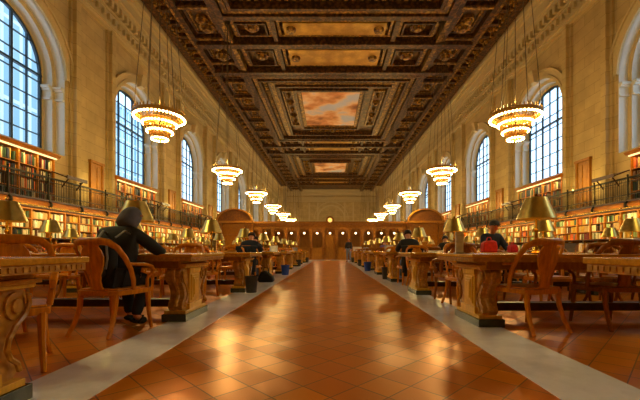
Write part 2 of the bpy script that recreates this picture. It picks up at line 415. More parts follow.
# buildings across the street
for sx, nm, ys, hh in ((-1, 'left', (-6, 40, 34), 44), (1, 'right', (2, 30, 44), 36), (-1, 'left', (44, 90, 50), 30)):
    b = MB(); b.box(-7, 7, ys[0], ys[1], 0, hh); b.box(-7.4, 7.4, ys[0]-.4, ys[1]+.4, hh, hh+.8)
    for q in range(int((ys[1]-ys[0])/5.2)): 
        b.box(-7.3, 7.3, ys[0]+2+q*5.2, ys[0]+2.7+q*5.2, 0, hh)
    o = b.build('office_building', M['facade']); o.location = (sx*(ys[2]), 0, 0)
    tag(o, 'pale blue-grey office building %s seen through the %s windows' % ('with closer tower face' if hh == 44 else ('of lower height far along' if hh == 30 else 'with piers'), nm), 'building')

# ------------------------------------------------------------------ ceiling
cl = tag(MB().box(XL-1, XR+1, Y0-.3, Y1+.3, ZC, ZC+.3).build('ceiling', M['c_panel']), 'dark carved and gilded coffered ceiling', None, None, 'structure')
dk, gd, pt, ros, dn = MB(), MB(), MB(), MB(), MB()
def hang(mb, x0, x1, y0, y1, h, t=0): mb.box(CX+x0, CX+x1, y0, y1, ZC-h*.62, ZC-t+.01)
def frame(mb, x0, x1, y0, y1, w, h):
    hang(mb, x0, x1, y0, y0+w, h); hang(mb, x0, x1, y1-w, y1, h); hang(mb, x0, x0+w, y0+w, y1-w, h); hang(mb, x1-w, x1, y0+w, y1-w, h)
def rosette(x, y, r, h=.25):
    ros.lathe([(r, 0), (r*.95, -h*.5), (r*.6, -h*.35), (r*.45, -h*.9), (.01, -h)], 10, (CX+x, y, ZC))
def dent_y(x, y0, y1, w=.28, h=.35, p=.42):
    y = y0
    while y < y1: hang(dn, x-w/2, x+w/2, y, y+p*.55, h); y += p
def dent_x(y, x0, x1, w=.28, h=.35, p=.42):
    x = x0
    while x < x1: hang(dn, x, x+p*.55, y-w/2, y+w/2, h); x += p
EH = 10.95
for sg in (-1, 1):
    for a, w, h, tgt in ((EH-.15, .5, .45, dk), (9.55, .35, .5, gd), (9.3, .3, .7, dk), (7.25, .25, .7, dk), (6.95, .3, .85, gd)):
        x0, x1 = sorted((sg*a, sg*(a-w))); hang(tgt, x0, x1, 5, Y1, h)
    y = 5.3
    while y < Y1-2:
        x0, x1 = sorted((sg*9.7, sg*10.2)); x0, x1 = sorted((sg*9.62, sg*10.3))
        hang(dk, x0, x1, y, y+.32, .35); rosette(sg*9.97, y+.78, .22); y += 1.25
    x0, x1 = sorted((sg*EH, sg*(EH-.15)))
    dent_y(sg*(EH-.75), 5, 76, .14, .5, .36)
    y = 5.0; i = 0
    while y < Y1-3:
        x0, x1 = sorted((sg*7.1, sg*9.1))
        hang(dk, x0, x1, y, y+.35, .6); hang(gd, x0, x1, y+.08, y+.26, .68)
        a, b = sorted((sg*7.45, sg*8.75)); frame(gd, a, b, y+.6, y+2.65, .14, .22); frame(dk, a-.1, b+.1, y+.48, y+2.78, .12, .35)
        rosette(sg*8.1, y+1.62, .42, .35) if i % 2 else rosette(sg*8.1, y+1.62, .3, .3); y += 2.95; i += 1
FR = [(4.3, 20.7), (27.3, 43.7), (49.6, 66.0)]
for a, b in FR:
    frame(dk, -6.9, 6.9, a, b, .35, .95); frame(gd, -6.5, 6.5, a+.4, b-.4, .3, .75); frame(dk, -6.1, 6.1, a+.8, b-.8, .2, .95)
    for yy in (a+1.25, b-1.25): dent_x(yy, -5.8, 5.8)
    for xx in (-5.75, 5.75): dent_y(xx, a+1.3, b-1.3)
    frame(gd, -5.3, 5.3, a+1.6, b-1.6, .35, .55); frame(dk, -4.85, 4.85, a+2.0, b-2.0, .22, .8)
    c = 34.9 if a > 20 else (a+b)/2
    if a > 48: c = 58.8
    h = 4.2 if a < 48 else 3.5
    # mural and gilded frame
    m_ = MB(); m_.box(CX-.25-2.6, CX-.25+2.6, c-h, c+h, ZC-.22, ZC-.02); m_.build('mural', M['mural'], cl)
    frame(gd, -3.2, 2.7, c-h-.35, c+h+.35, .34, .5); frame(dk, -3.5, 3.0, c-h-.65, c+h+.65, .28, .75)
    for sg in (-1, 1):
        x0, x1 = sorted((sg*3.55, sg*4.55)); frame(gd, x0, x1, c-h, c+h, .13, .35); 
        for q in range(5): rosette(sg*4.05, c-h*.75+q*h*.375, .2+.12*(q % 2), .4)
    for yy in (a+2.9, b-2.9):
        frame(gd, -2.6, 2.6, yy-.45, yy+.45, .1, .3); rosette(0, yy, .36, .4); rosette(-1.5, yy, .22); rosette(1.5, yy, .22)
for a, b in ((20.7, 27.3), (43.7, 49.6), (66.0, 73)):
    L = b-a; m1 = a+L*.36
    for y0, w in ((m1, .5), (b-.6, .45)):
        hang(dk, -9.1, 9.1, y0, y0+w, 1.0); hang(gd, -9.1, 9.1, y0+w, y0+w+.2, .75)
    for y0, y1 in ((a+.4, m1-.3), (m1+.9, b-.9)):
        if y1-y0 < .6: continue
        pt.box(CX-3.2, CX+3.2, y0+.25, y1-.25, ZC-.32, ZC); frame(gd, -3.6, 3.6, y0, y1, .18, .45)
        for sg in (-1, 1):
            u, v = sorted((sg*4.0, sg*6.4)); frame(gd, u, v, y0, y1, .18, .45); frame(dk, u+.25, v-.25, y0+.22, y1-.22, .1, .6); rosette(sg*5.2, (y0+y1)/2, min(.5, (y1-y0)*.3), .45)
            u, v = sorted((sg*3.66, sg*3.94)); hang(dk, u, v, y0-.2, y1+.2, .8)
            rosette(sg*2.75, (y0+y1)/2, .62 if y1-y0 > 1.6 else .4, .55)
            rosette(sg*8.0, (y0+y1)/2, .55, .5)
dk.build('ceiling_beam', M['c_dark'], cl); gd.build('gilded_moulding', M['c_gold'], cl); pt.build('gilded_panel', M['c_plate'], cl)
ros.build('rosette', M['c_gold'], cl, True); dn.build('dentil_row', M['c_gold'], cl)

# ------------------------------------------------------------------ galleries
def fx(s, a):      # distance a inward from the wall, s=-1 left wall, +1 right wall
    return XL+a if s < 0 else XR-a
YG0, YG1 = 6.0, 46.0
for s, side in ((-1, 'left'), (1, 'right')):
    WIN = WINS[s]
    def bx(mb, a, b, y0, y1, z0, z1):
        x0, x1 = sorted((fx(s, a), fx(s, b))); mb.box(x0, x1, y0, y1, z0, z1)
    g = MB(); bx(g, 0, 1.14, YG0, YG1, 2.50, 2.64); go = g.build('trim_%d' % (3 if s < 0 else 4), M['dark_wood'])
    f = MB(); bx(f, 1.10, 1.20, YG0, YG1, 2.42, 2.60); f.build('fascia', M['shelf'], go)
    f = MB(); bx(f, .95, 1.16, YG0, YG1, 2.34, 2.42); bx(f, 1.12, 1.24, YG0, YG1, 2.60, 2.67); f.build('fascia_moulding', M['dark_wood'], go)
    tag(go, 'wooden gallery walkway running along the %s wall above the bookcases' % side, None, None, 'structure')
    rl = empty('gallery_railing', (0, 0, 0))
    h = MB(); bx(h, 1.12, 1.20, YG0, YG1, 3.46, 3.52); bx(h, 1.14, 1.18, YG0, YG1, 2.86, 2.89); bx(h, 1.14, 1.18, YG0, YG1, 3.34, 3.36); h.build('handrail', M['iron'], rl)
    gr = MB(); y = YG0
    while y < YG1:
        bx(gr, 1.155, 1.168, y, y+.013, 2.67, 3.46); y += .085
    y = YG0
    while y < YG1:
        gr.tube([(fx(s, 1.16), y+.0425*3+.055*math.cos(t*PI/4), 2.77+.055*math.sin(t*PI/4)) for t in range(8)], .006, 4, closed=True); y += .25
    gr.build('baluster_grille', M['iron'], rl)
    for q in range(25):
        y = 11.2-1.62*3+q*1.62
        if y > YG1: break
        p = MB(); X = fx(s, 1.20); d = -s
        p.tube([(X, y, 3.56), (X, y, 3.1), (X, y, 2.72)], [.03, .024, .03], 6)
        p.tube([(X, y, 2.78), (X+d*.02, y, 2.62), (X+d*.09, y, 2.54), (X+d*.10, y, 2.46), (X+d*.04, y, 2.40), (X-d*.0, y, 2.44)], [.03, .035, .045, .05, .04, .025], 6)
        p.ball((X, y, 3.58), .04, 6); p.build('post', M['iron'], rl)
    tag(rl, 'dark iron gallery railing with thin balusters along the %s wall' % side, 'railing')
    # sloping book rests on the railing
    for i, y in enumerate((13.8, 21.2, 29.0)):
        y = y-(.25 if s > 0 else 0)
        X = fx(s, 1.2); d = -s; lr = empty('book_rest', (X, y, 3.55)); lr.scale = (1.1, 1, 1.5)
        b = MB(); b.prism([(-d*.22, .16), (d*.30, .02), (d*.30, .05), (-d*.22, .19)], 'y', -.55, .55); b.build('board', M['dark_wood'], lr)
        b = MB(); b.prism([(d*.30, .0), (d*.33, .0), (d*.33, .09), (d*.30, .09)], 'y', -.55, .55); b.build('ledge', M['dark_wood'], lr)
        for sy in (-.38, .38):
            b = MB(); b.tube([(d*.26, sy, .02), (d*.14, sy, -.08), (d*.02, sy, -.2)], .02, 6); b.build('bracket', M['dark_wood'], lr)
        tag(lr, '%s dark wooden book rest on the %s gallery railing' % (ORD[i], side), 'book rest')
    # doors on the gallery between the windows
    for i in range(4):
        c = WIN[i]+4.1+.3
        if i == 3: continue
        X = fx(s, 0); dr = empty('door_%d' % (i+1+(3 if s > 0 else 0)), (X, c, 2.64)); dr.scale = (1, .84, 1)
        b = MB(); x0, x1 = sorted((0, -s*.12))
        b.box(x0, x1, -.56, -.44, 0, 2.4); b.box(x0, x1, .44, .56, 0, 2.4); b.box(x0-.03, x1+.03, -.6, .6, 2.4, 2.52); b.build('door_frame', M['oak'], dr)
        x0, x1 = sorted((0, -s*.05)); b = MB(); b.box(x0, x1, -.44, .44, 0, 2.4)
        x0, x1 = sorted((0, -s*.08))
        for z0, z1 in ((.15, .9), (1.05, 2.25)):
            for ya, yb in ((-.36, -.04), (.04, .36)): b.box(x0, x1, ya, yb, z0, z1)
        b.build('door_leaf', M['oak'], dr)
        b = MB(); b.ball((-s*.13, .38, 1.05), .035); b.build('door_handle', M['brass'], dr)
        tag(dr, '%s wooden panelled door on the %s gallery' % (ORD[i], side), None, None, 'structure')

# ------------------------------------------------------------------ bookcases and books
BOOKS = []   # (dist, side, x_front, depthdir, y, z, th, h, dp, desc)
def fill(s, a_front, y0, y1, z, hmax, where):
    y = y0+.01; n = 0; tint = random.choice([0, 0, 1]); base = random.randrange(12); idx = 0
    run = 0
    while y < y1-.03:
        th = .025+.035*R(); 
        if y+th > y1-.008: break
        if run <= 0 and 'gallery' in where[0]: base = random.choice([0, 1, 1, 1, 2, 4, 4, 5, 6, 7, 7, 8, 10, 3]); run = random.choice([1, 1, 2])
        if run <= 0: base = random.choice([0, 1, 1, 2, 2, 3, 3, 3, 4, 4, 5, 7, 8, 9, 9, 10, 10, 11, 11]); run = random.choice([1, 1, 2, 3, 5])
        run -= 1; idx += 1
        if R() < .05: y += th*1.6; continue
        hh = hmax*(.72+.22*R()); dp = .17+.05*R()
        BOOKS.append((s, a_front-.03-.03*R(), y, z, th, hh, dp, base, idx, where)); y += th+.002
def make_bookcase(s, a_front, depth, y0, widths, z0, levels, ztop, name_label, where, ledge=None, cap=False):
    rt = empty('bookcase', (fx(s, a_front-depth/2), y0, z0)); loc = rt.location.copy()
    def bx(mb, a, b, ya, yb, za, zb):
        xa, xb = sorted((fx(s, a)-loc.x, fx(s, b)-loc.x)); mb.box(xa, xb, ya-y0, yb-y0, za-z0, zb-z0)
    L = sum(widths); a0 = a_front-depth
    b = MB(); bx(b, a0, a0+.02, y0, y0+L, z0, ztop); b.build('back_panel', M['dark_wood'], rt)
    ys = [y0]
    for w in widths: ys.append(ys[-1]+w)
    for i, y in enumerate(ys):
        ya, yb = (y, y+.03) if i == 0 else ((y-.03, y) if i == len(ys)-1 else (y-.025, y+.025))
        b = MB(); bx(b, a0, a_front, ya, yb, z0, ztop); b.build('upright', M['shelf'], rt)
    for z in levels:
        b = MB(); bx(b, a0+.02, a_front-.01, y0+.03, y0+L-.03, z-.028, z); b.build('shelf_board', M['shelf'], rt)
    b = MB(); bx(b, a0, a_front+.02, y0, y0+L, ztop-.05, ztop); b.build('top_board', M['shelf'], rt)
    if ledge:
        b = MB(); bx(b, a_front, a_front+.28, y0, y0+L, ledge-.04, ledge); b.build('ledge', M['dark_wood'], rt)
        b = MB(); bx(b, a_front, a_front+.24, y0, y0+L, 0, .1); 
        for y in ys: bx(b, a_front, a_front+.24, max(y0, y-.02), min(y0+L, y+.02), .1, ledge-.04)
        bx(b, a_front, a_front+.24, y0, y0+L, .66, .69); b.build('base_shelf', M['oak'], rt)
    if cap:
        b = MB(); pf = [(a0, ztop), (a_front+.16, ztop), (a_front+.24, ztop+.10), (a_front+.10, ztop+.16), (a0, ztop+.30)]
        pf = [(fx(s, p)-loc.x, z-z0) for p, z in pf]; b.prism(pf, 'y', -.05, L+.05); b.build('cap', M['shelf'], rt)
        b = MB(); bx(b, a_front+.03, a_front+.09, y0, y0+L, ztop-.06, ztop-.01); b.build('light_strip', M['striplamp'], rt)
    tag(rt, name_label, 'bookcase')
    lv = sorted(levels)+[ztop-.05]
    for bi in range(len(widths)):
        for li in range(len(lv)-1):
            if lv[li+1]-lv[li] < .2: continue
            fill(s, a_front, ys[bi]+.03, ys[bi+1]-.03, lv[li], lv[li+1]-lv[li]-.03, (where, bi, li))
    if ledge:
        for bi in range(len(widths)):
            for zz, hm in ((.1, .5), (.69, .5)): fill(s, a_front+.24, ys[bi]+.03, ys[bi+1]-.03, zz, hm, (where, bi, 'low'))
BW = .78
for s, side in ((-1, 'left'), (1, 'right')):
    WIN = WINS[s]
    y = 11.5-.78*2 if s < 0 else 10.23
    n = 0
    while y+3*BW < 31.2:
        make_bookcase(s, 1.04, .34, y, [BW]*3, 0, [.1, .45, .8, 1.30, 1.63, 1.96], 2.32,
                      '%s wooden bookcase below the gallery on the %s wall, packed with books' % (ORD[n], side), '%s lower %s-wall bookcase' % (ORD[n], side), 1.28)
        # lamp strip under the gallery edge
        ld = bpy.data.lights.new('shelf_light', 'AREA'); ld.shape = 'RECTANGLE'; ld.size = 2.2; ld.size_y = .05; ld.energy = SHELF_W; ld.color = WARM
        lo = bpy.data.objects.new('shelf_light', ld); COL.objects.link(lo); lo.location = (fx(s, 1.6), y+1.17, 2.30)
        dirv = Vector((s*.8, 0, -.6)); lo.rotation_euler = Matrix((Vector((0, 1, 0)), Vector((0, 1, 0)).cross(dirv), -dirv)).transposed().to_euler()
        st = MB(); st.cbox(0, 0, .03, .07, 2.25, .03)
        st = st.build('strip_lamp_housing', M['brass']); st.location = (fx(s, 1.6), y+1.17, 2.30)
        a, b_ = sorted((0, s*.42)); MB().box(a, b_, -.015, .015, .045, .075).build('bracket_arm', M['brass'], st)
        tag(st, '%s slim brass lamp strip under the %s gallery edge' % (ORD[n], side), 'lamp')
        y += 3*BW; n += 1
    for i, c in enumerate(WIN[:4]):
        make_bookcase(s, .30, .28, c-2.6, [.82]*5, 2.64, [2.70, 3.14, 3.58, 4.02], 4.56,
                      '%s gallery bookcase under an arched window on the %s wall' % (ORD[i], side), '%s gallery %s-wall bookcase' % (ORD[i], side), None, True)
        ld = bpy.data.lights.new('gallery_light', 'AREA'); ld.shape = 'RECTANGLE'; ld.size = 3.9; ld.size_y = .05; ld.energy = SHELF_W*1.2; ld.color = WARM
        lo = bpy.data.objects.new('gallery_light', ld); COL.objects.link(lo); lo.location = (fx(s, .44), c-.55, 4.48)
        dirv = Vector((s*.35, 0, -.93)).normalized()
        lo.rotation_euler = Matrix((Vector((0, 1, 0)), Vector((0, 1, 0)).cross(dirv), -dirv)).transposed().to_euler()
    # made-up uplights added on the gallery to brighten the lower wall
    for i in range(4):
        c = WIN[i]+4.2-.2
        if c > 42: continue
        u = MB(); u.lathe([(.01, 0), (.09, 0), (.09, .03), (.02, .05), (.02, .8), (.10, .92), (.085, .92), (.01, .84)], 12)
        u = u.build('added_uplight', M['brass']); u.location = (fx(s, .82), c, 2.64)
        bb = MB().ball((0, 0, .93), .05).build('bulb', M['globe'], u)
        ld = bpy.data.lights.new('uplight', 'POINT'); ld.energy = 44; ld.color = (1, .74, .2); ld.shadow_soft_size = .05
        lo = bpy.data.objects.new('uplight', ld); COL.objects.link(lo); lo.location = (fx(s, .82), c, 3.65)
        tag(u, '%s small brass uplight standing on the %s gallery' % (ORD[i], side), 'lamp')

# the 300 books that show largest are objects of their own, the rest one mass
def bscore(b):
    s, a, y, z, th, hh, dp, c, idx, wh = b
    x = fx(s, a)
    px = 330+350*x/y; py = 250.5-350*(z+hh/2-.82)/y
    vis = 0 <= px <= 640 and py < 250 and wh[2] != 'low'
    return (th*hh/(y*y)*abs(x)/y) if vis and 0 < px < 640 else -1+1/(1+y)
BOOKS.sort(key=bscore, reverse=True)
bm0 = {}
def book_mesh(c):
    if c in bm0: return bm0[c]
    mb = MB(); mb.prism([(-.5, 0), (.5, 0), (.5, .88), (.36, .97), (0, 1), (-.36, .97), (-.5, .88)], 'z', 0, 1)
    mb2 = mb.build('book', BM[c]); bm0[c] = mb2; return mb2
rest = MB(); counts = {}
for i, b in enumerate(BOOKS):
    s, a, y, z, th, hh, dp, c, idx, wh = b
    X = fx(s, a)
    if i < 300:
        first = c not in bm0
        o = book_mesh(c)
        if not first: o = o.copy(); COL.objects.link(o)
        o.location = (X+s*dp, y+th/2, z); o.scale = (th, dp, hh); o.rotation_euler = (0, 0, PI/2 if s < 0 else -PI/2); 
        # local +y (spine) must face the room
        o.rotation_euler = (0, 0, -PI/2 if s < 0 else PI/2)
        rown = ['bottom', 'second', 'third', 'fourth', 'fifth', 'top'][wh[2]] if isinstance(wh[2], int) else 'low'
        nth = '%d%s' % (idx, {1: 'st', 2: 'nd', 3: 'rd'}.get(idx if idx < 20 else idx % 10, 'th'))
        lab = '%s book %s from near end, %s row, bay %d, %s' % (BOOKC[c][0], nth, rown, wh[1]+1, wh[0])
        tag(o, lab, 'book', 'books on the %s wall shelves' % ('left' if s < 0 else 'right'))
    else:
        rest.cur = c; x0, x1 = sorted((X, X+s*dp)); rest.box(x0, x1, y, y+th, z, z+hh)
tag(rest.build('books', BM), 'remaining rows of books filling the wall bookcases', 'books', None, 'stuff')

# ------------------------------------------------------------------ chandeliers
def ringbulbs(mb, r, z, n, rad):
    for i in range(n): mb.ball((r*math.cos(2*PI*i/n), r*math.sin(2*PI*i/n), z), rad, 6)
def make_chandelier():
    rt = empty('chandelier', (0, 0, 5.35))
    z0 = -5.35
    for r, z, n, rad in ((.90, 5.64, 44, .042), (.61, 5.42, 32, .04), (.46, 5.12, 26, .038), (.29, 4.84, 18, .035)):
        b = MB(); ringbulbs(b, r, z+z0, n, rad); b.build('bulb_ring', M['bulb'], rt, True)
        g = MB(); g.lathe([(r+.02, .03), (r+.035, .07), (r+.02, .11), (r-.04, .11), (r-.04, .03)], 40, (0, 0, z+z0)); g.build('hoop', M['gold'], rt, True)
    body = MB()
    for (ra, za, rb_, zb) in ((.84, 5.78, .66, 5.52), (.56, 5.50, .49, 5.22), (.42, 5.18, .33, 4.94)):
        for rr, zz in ((ra, za), ((ra*2+rb_)/3*1.03, (za*2+zb)/3), (rb_, zb)): body.lathe([(rr, zz+z0), (rr+.012, zz+z0+.01), (rr+.012, zz+z0+.03), (rr, zz+z0+.035), (rr, zz+z0)], 40)
        n = 44
        for i in range(n):
            t = 2*PI*i/n; c, s_ = math.cos(t), math.sin(t)
            body.tube([(ra*c*1.01, ra*s_*1.01, za+z0), ((ra+rb_)/2*c*1.05, (ra+rb_)/2*s_*1.05, (za+zb)/2+z0), (rb_*c*1.02, rb_*s_*1.02, zb+z0)], .014, 4)
    body.build('basket', M['gold'], rt)
    c = MB(); 
    c.lathe([(.93, .40), (.94, .42), (.93, .47), (.90, .47), (.90, .40), (.93, .40)], 44)
    for i in range(40):
        t = 2*PI*i/40; c.lathe([(.02, 0), (.03, .05), (.004, .13)], 5, (.915*math.cos(t), .915*math.sin(t), .465))
    c.build('crown', M['gold'], rt)
    f = MB(); f.lathe([(.01, -.62), (.03, -.58), (.02, -.52), (.07, -.47), (.03, -.42), (.16, -.38), (.2, -.34), (.02, -.3)], 14); f.build('finial', M['gold'], rt, True)
    for i in range(6):
        t = 2*PI*(i+.5)/6; b = MB(); b.tube([(.88*math.cos(t), .88*math.sin(t), .5), (.5*math.cos(t), .5*math.sin(t), 5.2), (.10*math.cos(t), .10*math.sin(t), 9.9)], .014, 5); b.build('chain', M['rope'], rt)
    b = MB(); b.tube([(0, 0, -.2), (0, 0, 10.27)], .016, 5); b.lathe([(.18, 9.85), (.2, 9.9), (.05, 10.2), (.04, 10.27)], 12); b.build('stem', M['rope'], rt)
    rt.scale = (.94, .94, .94); return rt
ch = make_chandelier(); register(ch); first = True
for sx, side in ((-6.2, 'left'), (6.75, 'right')):
    for i in range(8):
        o = ch if first else copy_tree(ch); first = False
        y = 12.75+8.4*i; o.location = (sx, y, 5.35); o.rotation_euler = (0, 0, i*.4)
        tag(o, '%s tiered gold chandelier of lit bulbs hanging above the %s tables' % (ORD[i], side), 'chandelier', 'tiered chandeliers')
    for i in range(-1, 8):
        y = 12.75+8.4*i
        for dz, wsc in ((6.15, .8), (4.62, .8)):
            if i > 3 and dz < 5: continue
            ld = bpy.data.lights.new('chandelier_light', 'POINT'); ld.energy = CHAND_W*wsc*(2.2 if i > 4 else 1); ld.color = WARM; ld.shadow_soft_size = .12
            lo = bpy.data.objects.new('chandelier_light', ld); COL.objects.link(lo); lo.location = (sx, y, dz)

# ------------------------------------------------------------------ wooden screen and delivery desk
SY = 31.0
sr = empty('delivery_screen', (0, SY, 0)); S = M['desk_wood']
def sbox(name, mat, *a, par=sr):
    b = MB(); b.box(*a); return b.build(name, mat, par)
BAY = 1.12; XB = 9.4
b = MB(); b.box(-XB, XB, -.30, .30, 2.72, 2.86); b.box(-XB, XB, -.24, .24, 2.86, 3.06); b.box(-XB, XB, -.36, .36, 3.06, 3.18); b.box(-XB, XB, -.46, .46, 3.18, 3.26)
x = -XB
while x < XB: b.box(x, x+.1, -.40, .40, 3.08, 3.17); x += .2
b.build('entablature', S, sr)
sbox('parapet', S, -XB, XB, -.2, .2, 3.26, 3.38)
for i in range(-8, 9):
    x = (i+.5)*BAY
    if abs(x) > XB: continue
    b = MB(); b.box(x-.13, x+.13, -.22, .12, 0, 2.72); b.box(x-.17, x+.17, -.28, .14, 0, .25); b.box(x-.17, x+.17, -.28, .14, 2.58, 2.72); b.box(x-.06, x+.06, -.25, -.2, .4, 2.45); b.build('pilaster', S, sr)
for i in range(-8, 9):
    c = i*BAY; b = MB(); r = .40; n = 10; zs = 2.22; V = []
    F = []
    for q in range(n+1):
        t = PI*q/n; xx = c-r*math.cos(t); zz = zs+r*math.sin(t)
        V += [(xx, -.12, zz), (xx, -.12, 2.74), (xx, .02, zz), (xx, .02, 2.74)]
    for q in range(n):
        a = q*4; F += [(a, a+4, a+5, a+1), (a+2, a+3, a+7, a+6), (a, a+2, a+6, a+4)]
    b.add(V, F); b.build('arch', S, sr)
    if i != 0:
        b = MB(); b.box(c-.45, c+.45, -.34, .1, 0, 1.02); b.box(c-.56, c+.56, -.40, .12, 1.02, 1.08); b.box(c-.34, c+.34, -.36, -.33, .2, .85); b.build('counter', M['oak'], sr)
    else:
        b = MB(); b.box(c-.42, c+.42, -.06, .0, 0, 2.2); b.box(c-.32, c-.04, -.09, -.05, .2, 1.9); b.box(c+.04, c+.32, -.09, -.05, .2, 1.9); b.build('door', M['oak'], sr)
# back panelling of the booth
b = MB(); b.box(-XB, XB, 2.4, 2.5, 0, 3.0)
for i in range(-8, 9): b.box(i*BAY-.4, i*BAY+.4, 2.36, 2.4, .3, 2.4)
b.build('rear_panelling', M['oak'], sr)
sbox('booth_ceiling', M['dark_wood'], -XB, XB, .3, 2.5, 2.9, 3.0)
b = MB(); b.lathe([(.34, 0), (.36, .1), (.22, .12), (.20, .0)], 20); ob = b.build('clock_case', S, sr); ob.rotation_euler = (PI/2, 0, 0); ob.location = (0, -.3, 3.48)
b = MB(); b.lathe([(.001, 0), (.19, 0), (.19, .06), (.001, .09)], 20); ob = b.build('clock_face', M['clock'], sr); ob.rotation_euler = (PI/2, 0, 0); ob.location = (0, -.32, 3.48)
for sg in (-1, 1):
    c = sg*8.25
    b = MB(); pts = [(-1.55, 3.2)]+[(-1.45*math.cos(PI*q/14), 3.35+1.0*math.sin(PI*q/14)) for q in range(15)]+[(1.55, 3.2)]
    b.prism([(c+p[0], p[1]) for p in pts], 'y', -.75, .35); b.build('pediment', M['pediment'], sr)
    b = MB(); vs = []
    for q in range(15):
        t = PI*q/14
        for rr, yy in ((1.0, -.75), (1.0, -.92), (1.10, -.92), (1.10, -.75)): vs.append((c-1.45*rr*math.cos(t), yy, 3.35+1.0*rr*math.sin(t)))
    b.add(vs, [(i*4+q, i*4+(q+1) % 4, (i+1)*4+(q+1) % 4, (i+1)*4+q) for i in range(14) for q in range(4)]); b.box(c-1.62, c+1.62, -.9, -.2, 3.2, 3.38); b.build('pediment_moulding', M['oak'], sr)
    for xx in (-1.35, 1.35):
        b = MB(); b.box(c+xx-.2, c+xx+.2, -.7, -.3, 0, 3.2); b.box(c+xx-.25, c+xx+.25, -.75, -.25, 0, .3); b.box(c+xx-.25, c+xx+.25, -.75, -.25, 2.95, 3.2); b.build('column', S, sr)
    b = MB(); b.box(c-1.15, c+1.15, -.5, -.42, 2.2, 3.2); b.box(c-1.15, c+1.15, -.4, -.3, 0, 2.2); b.build('doorway_panel', M['oak'], sr)
tag(sr, 'long carved wooden arcade screen with counters crossing the room at the aisle end', 'screen')
GL = None
for i in range(-7, 8):
    x = i*BAY
    if GL is None:
        GL = empty('screen_lamp', (x, SY-.5, 2.33)); MB().ball((0, 0, 0), .095, 10).build('globe', M['globe'], GL, True)
        b = MB(); b.tube([(0, 0, .09), (0, 0, .3), (0, .2, .42)], .015, 6); b.lathe([(.12, .07), (.05, .13), (.01, .14)], 10); b.build('bracket', M['brass'], GL); register(GL); o = GL
    else: o = copy_tree(GL); o.location = (x, SY-.5, 2.33)
    nm = 'central' if i == 0 else '%s' % (['', 'first', 'second', 'third', 'fourth', 'fifth', 'sixth', 'seventh'][abs(i)]+(' left of centre' if i < 0 else ' right of centre'))
    tag(o, 'small lit globe lamp on the wooden screen, %s' % nm, 'lamp', 'globe lamps along the wooden screen')
for x in (-6.72, -3.36, -1.12, 1.12, 3.36, 6.72):
    ld = bpy.data.lights.new('screen_light', 'POINT'); ld.energy = 12; ld.color = (1, .7, .35); ld.shadow_soft_size = .1
    lo = bpy.data.objects.new('screen_light', ld); COL.objects.link(lo); lo.location = (x, SY-.72, 2.36)
    ld = bpy.data.lights.new('screen_light', 'POINT'); ld.energy = 4; ld.color = (1, .6, .2); ld.shadow_soft_size = .1
    lo = bpy.data.objects.new('screen_light', ld); COL.objects.link(lo); lo.location = (x, SY+1.3, 2.3)

# ------------------------------------------------------------------ reading tables
TW, TH, TL = 1.17, .782, 7.1
def make_table():
    rt = empty('reading_table')
    b = MB(); b.box(0, TL, -TW/2, TW/2, TH-.035, TH); b.build('tabletop', M['table'], rt, bevel=.006)
    b = MB(); b.box(.015, TL-.015, -TW/2+.015, TW/2-.015, TH-.08, TH-.035)
    k = 0
    while k*.04 < TW-.05: b.box(.009, .02, -TW/2+.03+k*.04, -TW/2+.056+k*.04, TH-.070, TH-.045); k += 1
    b.build('carved_edge', M['carved'], rt)
    b = MB(); b.box(.22, TL-.22, -.44, -.41, TH-.16, TH-.08); b.box(.22, TL-.22, .41, .44, TH-.16, TH-.08); b.build('apron', M['oak'], rt)
    for x0 in (.20, TL/2-.10, TL-.40):
        p = empty('pedestal', (x0, 0, 0), 0, rt)
        b = MB(); b.box(0, .20, -.15, .15, .12, .62); b.box(-.02, .22, -.2, .2, .12, .19); b.box(-.015, .215, -.17, .17, .55, .61)
        b.box(-.012, .212, -.115, .115, .22, .53); b.box(-.02, .22, -.085, .085, .25, .50); b.box(-.027, .227, -.06, .06, .28, .47)
        b.build('column_block', M['pedestal'], p, bevel=.004)
        b = MB(); b.box(-.06, .26, -.40, .40, .64, .665); b.box(-.04, .24, -.38, .38, .615, .64); b.box(-.0, .20, -.42, .42, .665, .705); b.build('capital', M['pedestal'], p, bevel=.004)
        pr = [(.15, .615), (.35, .615), (.385, .58), (.39, .53), (.365, .47), (.31, .42), (.27, .36), (.255, .30), (.275, .25), (.315, .215), (.33, .17), (.30, .13), (.15, .12)]
        for sg in (-1, 1):
            b = MB(); b.prism([(sg*y, z) for y, z in pr], 'x', .02, .18)
            for xx in (.02, .18):
                ex = -.014 if xx < .1 else .014
                b.prism([(sg*(.305+.062*math.cos(2*PI*q/16)), .52+.075*math.sin(2*PI*q/16)) for q in range(16)], 'x', min(xx, xx+ex), max(xx, xx+ex))
                b.prism([(sg*(.305+.032*math.cos(2*PI*q/10)), .52+.04*math.sin(2*PI*q/10)) for q in range(10)], 'x', min(xx, xx+2*ex), max(xx, xx+2*ex))
            b.tube([(-.012, sg*(y-.022), z) for y, z in pr[2:11]], .014, 6); b.tube([(.10, sg*y, z) for y, z in pr[1:11]], .03, 8, .6)
            b.build('scroll_bracket', M['carved'], p)
        b = MB(); b.box(-.04, .24, -.36, .36, 0, .085); b.build('plinth', M['plinth'], p, bevel=.004)
        b = MB(); b.box(-.025, .225, -.33, .33, .085, .125); b.build('foot_moulding', M['pedestal'], p, bevel=.004)
    b = MB(); b.box(.4, TL-.4, -.07, .07, .13, .22); b.build('stretcher', M['dark_wood'], rt)
    return rt
tproto = make_table(); register(tproto)
ROWZ = {-1: [1.0+2.78*k for k in range(9)], 1: [.80+2.69*k for k in range(9)]}
TX = {-1: -1.49, 1: 1.42}
firstt = True
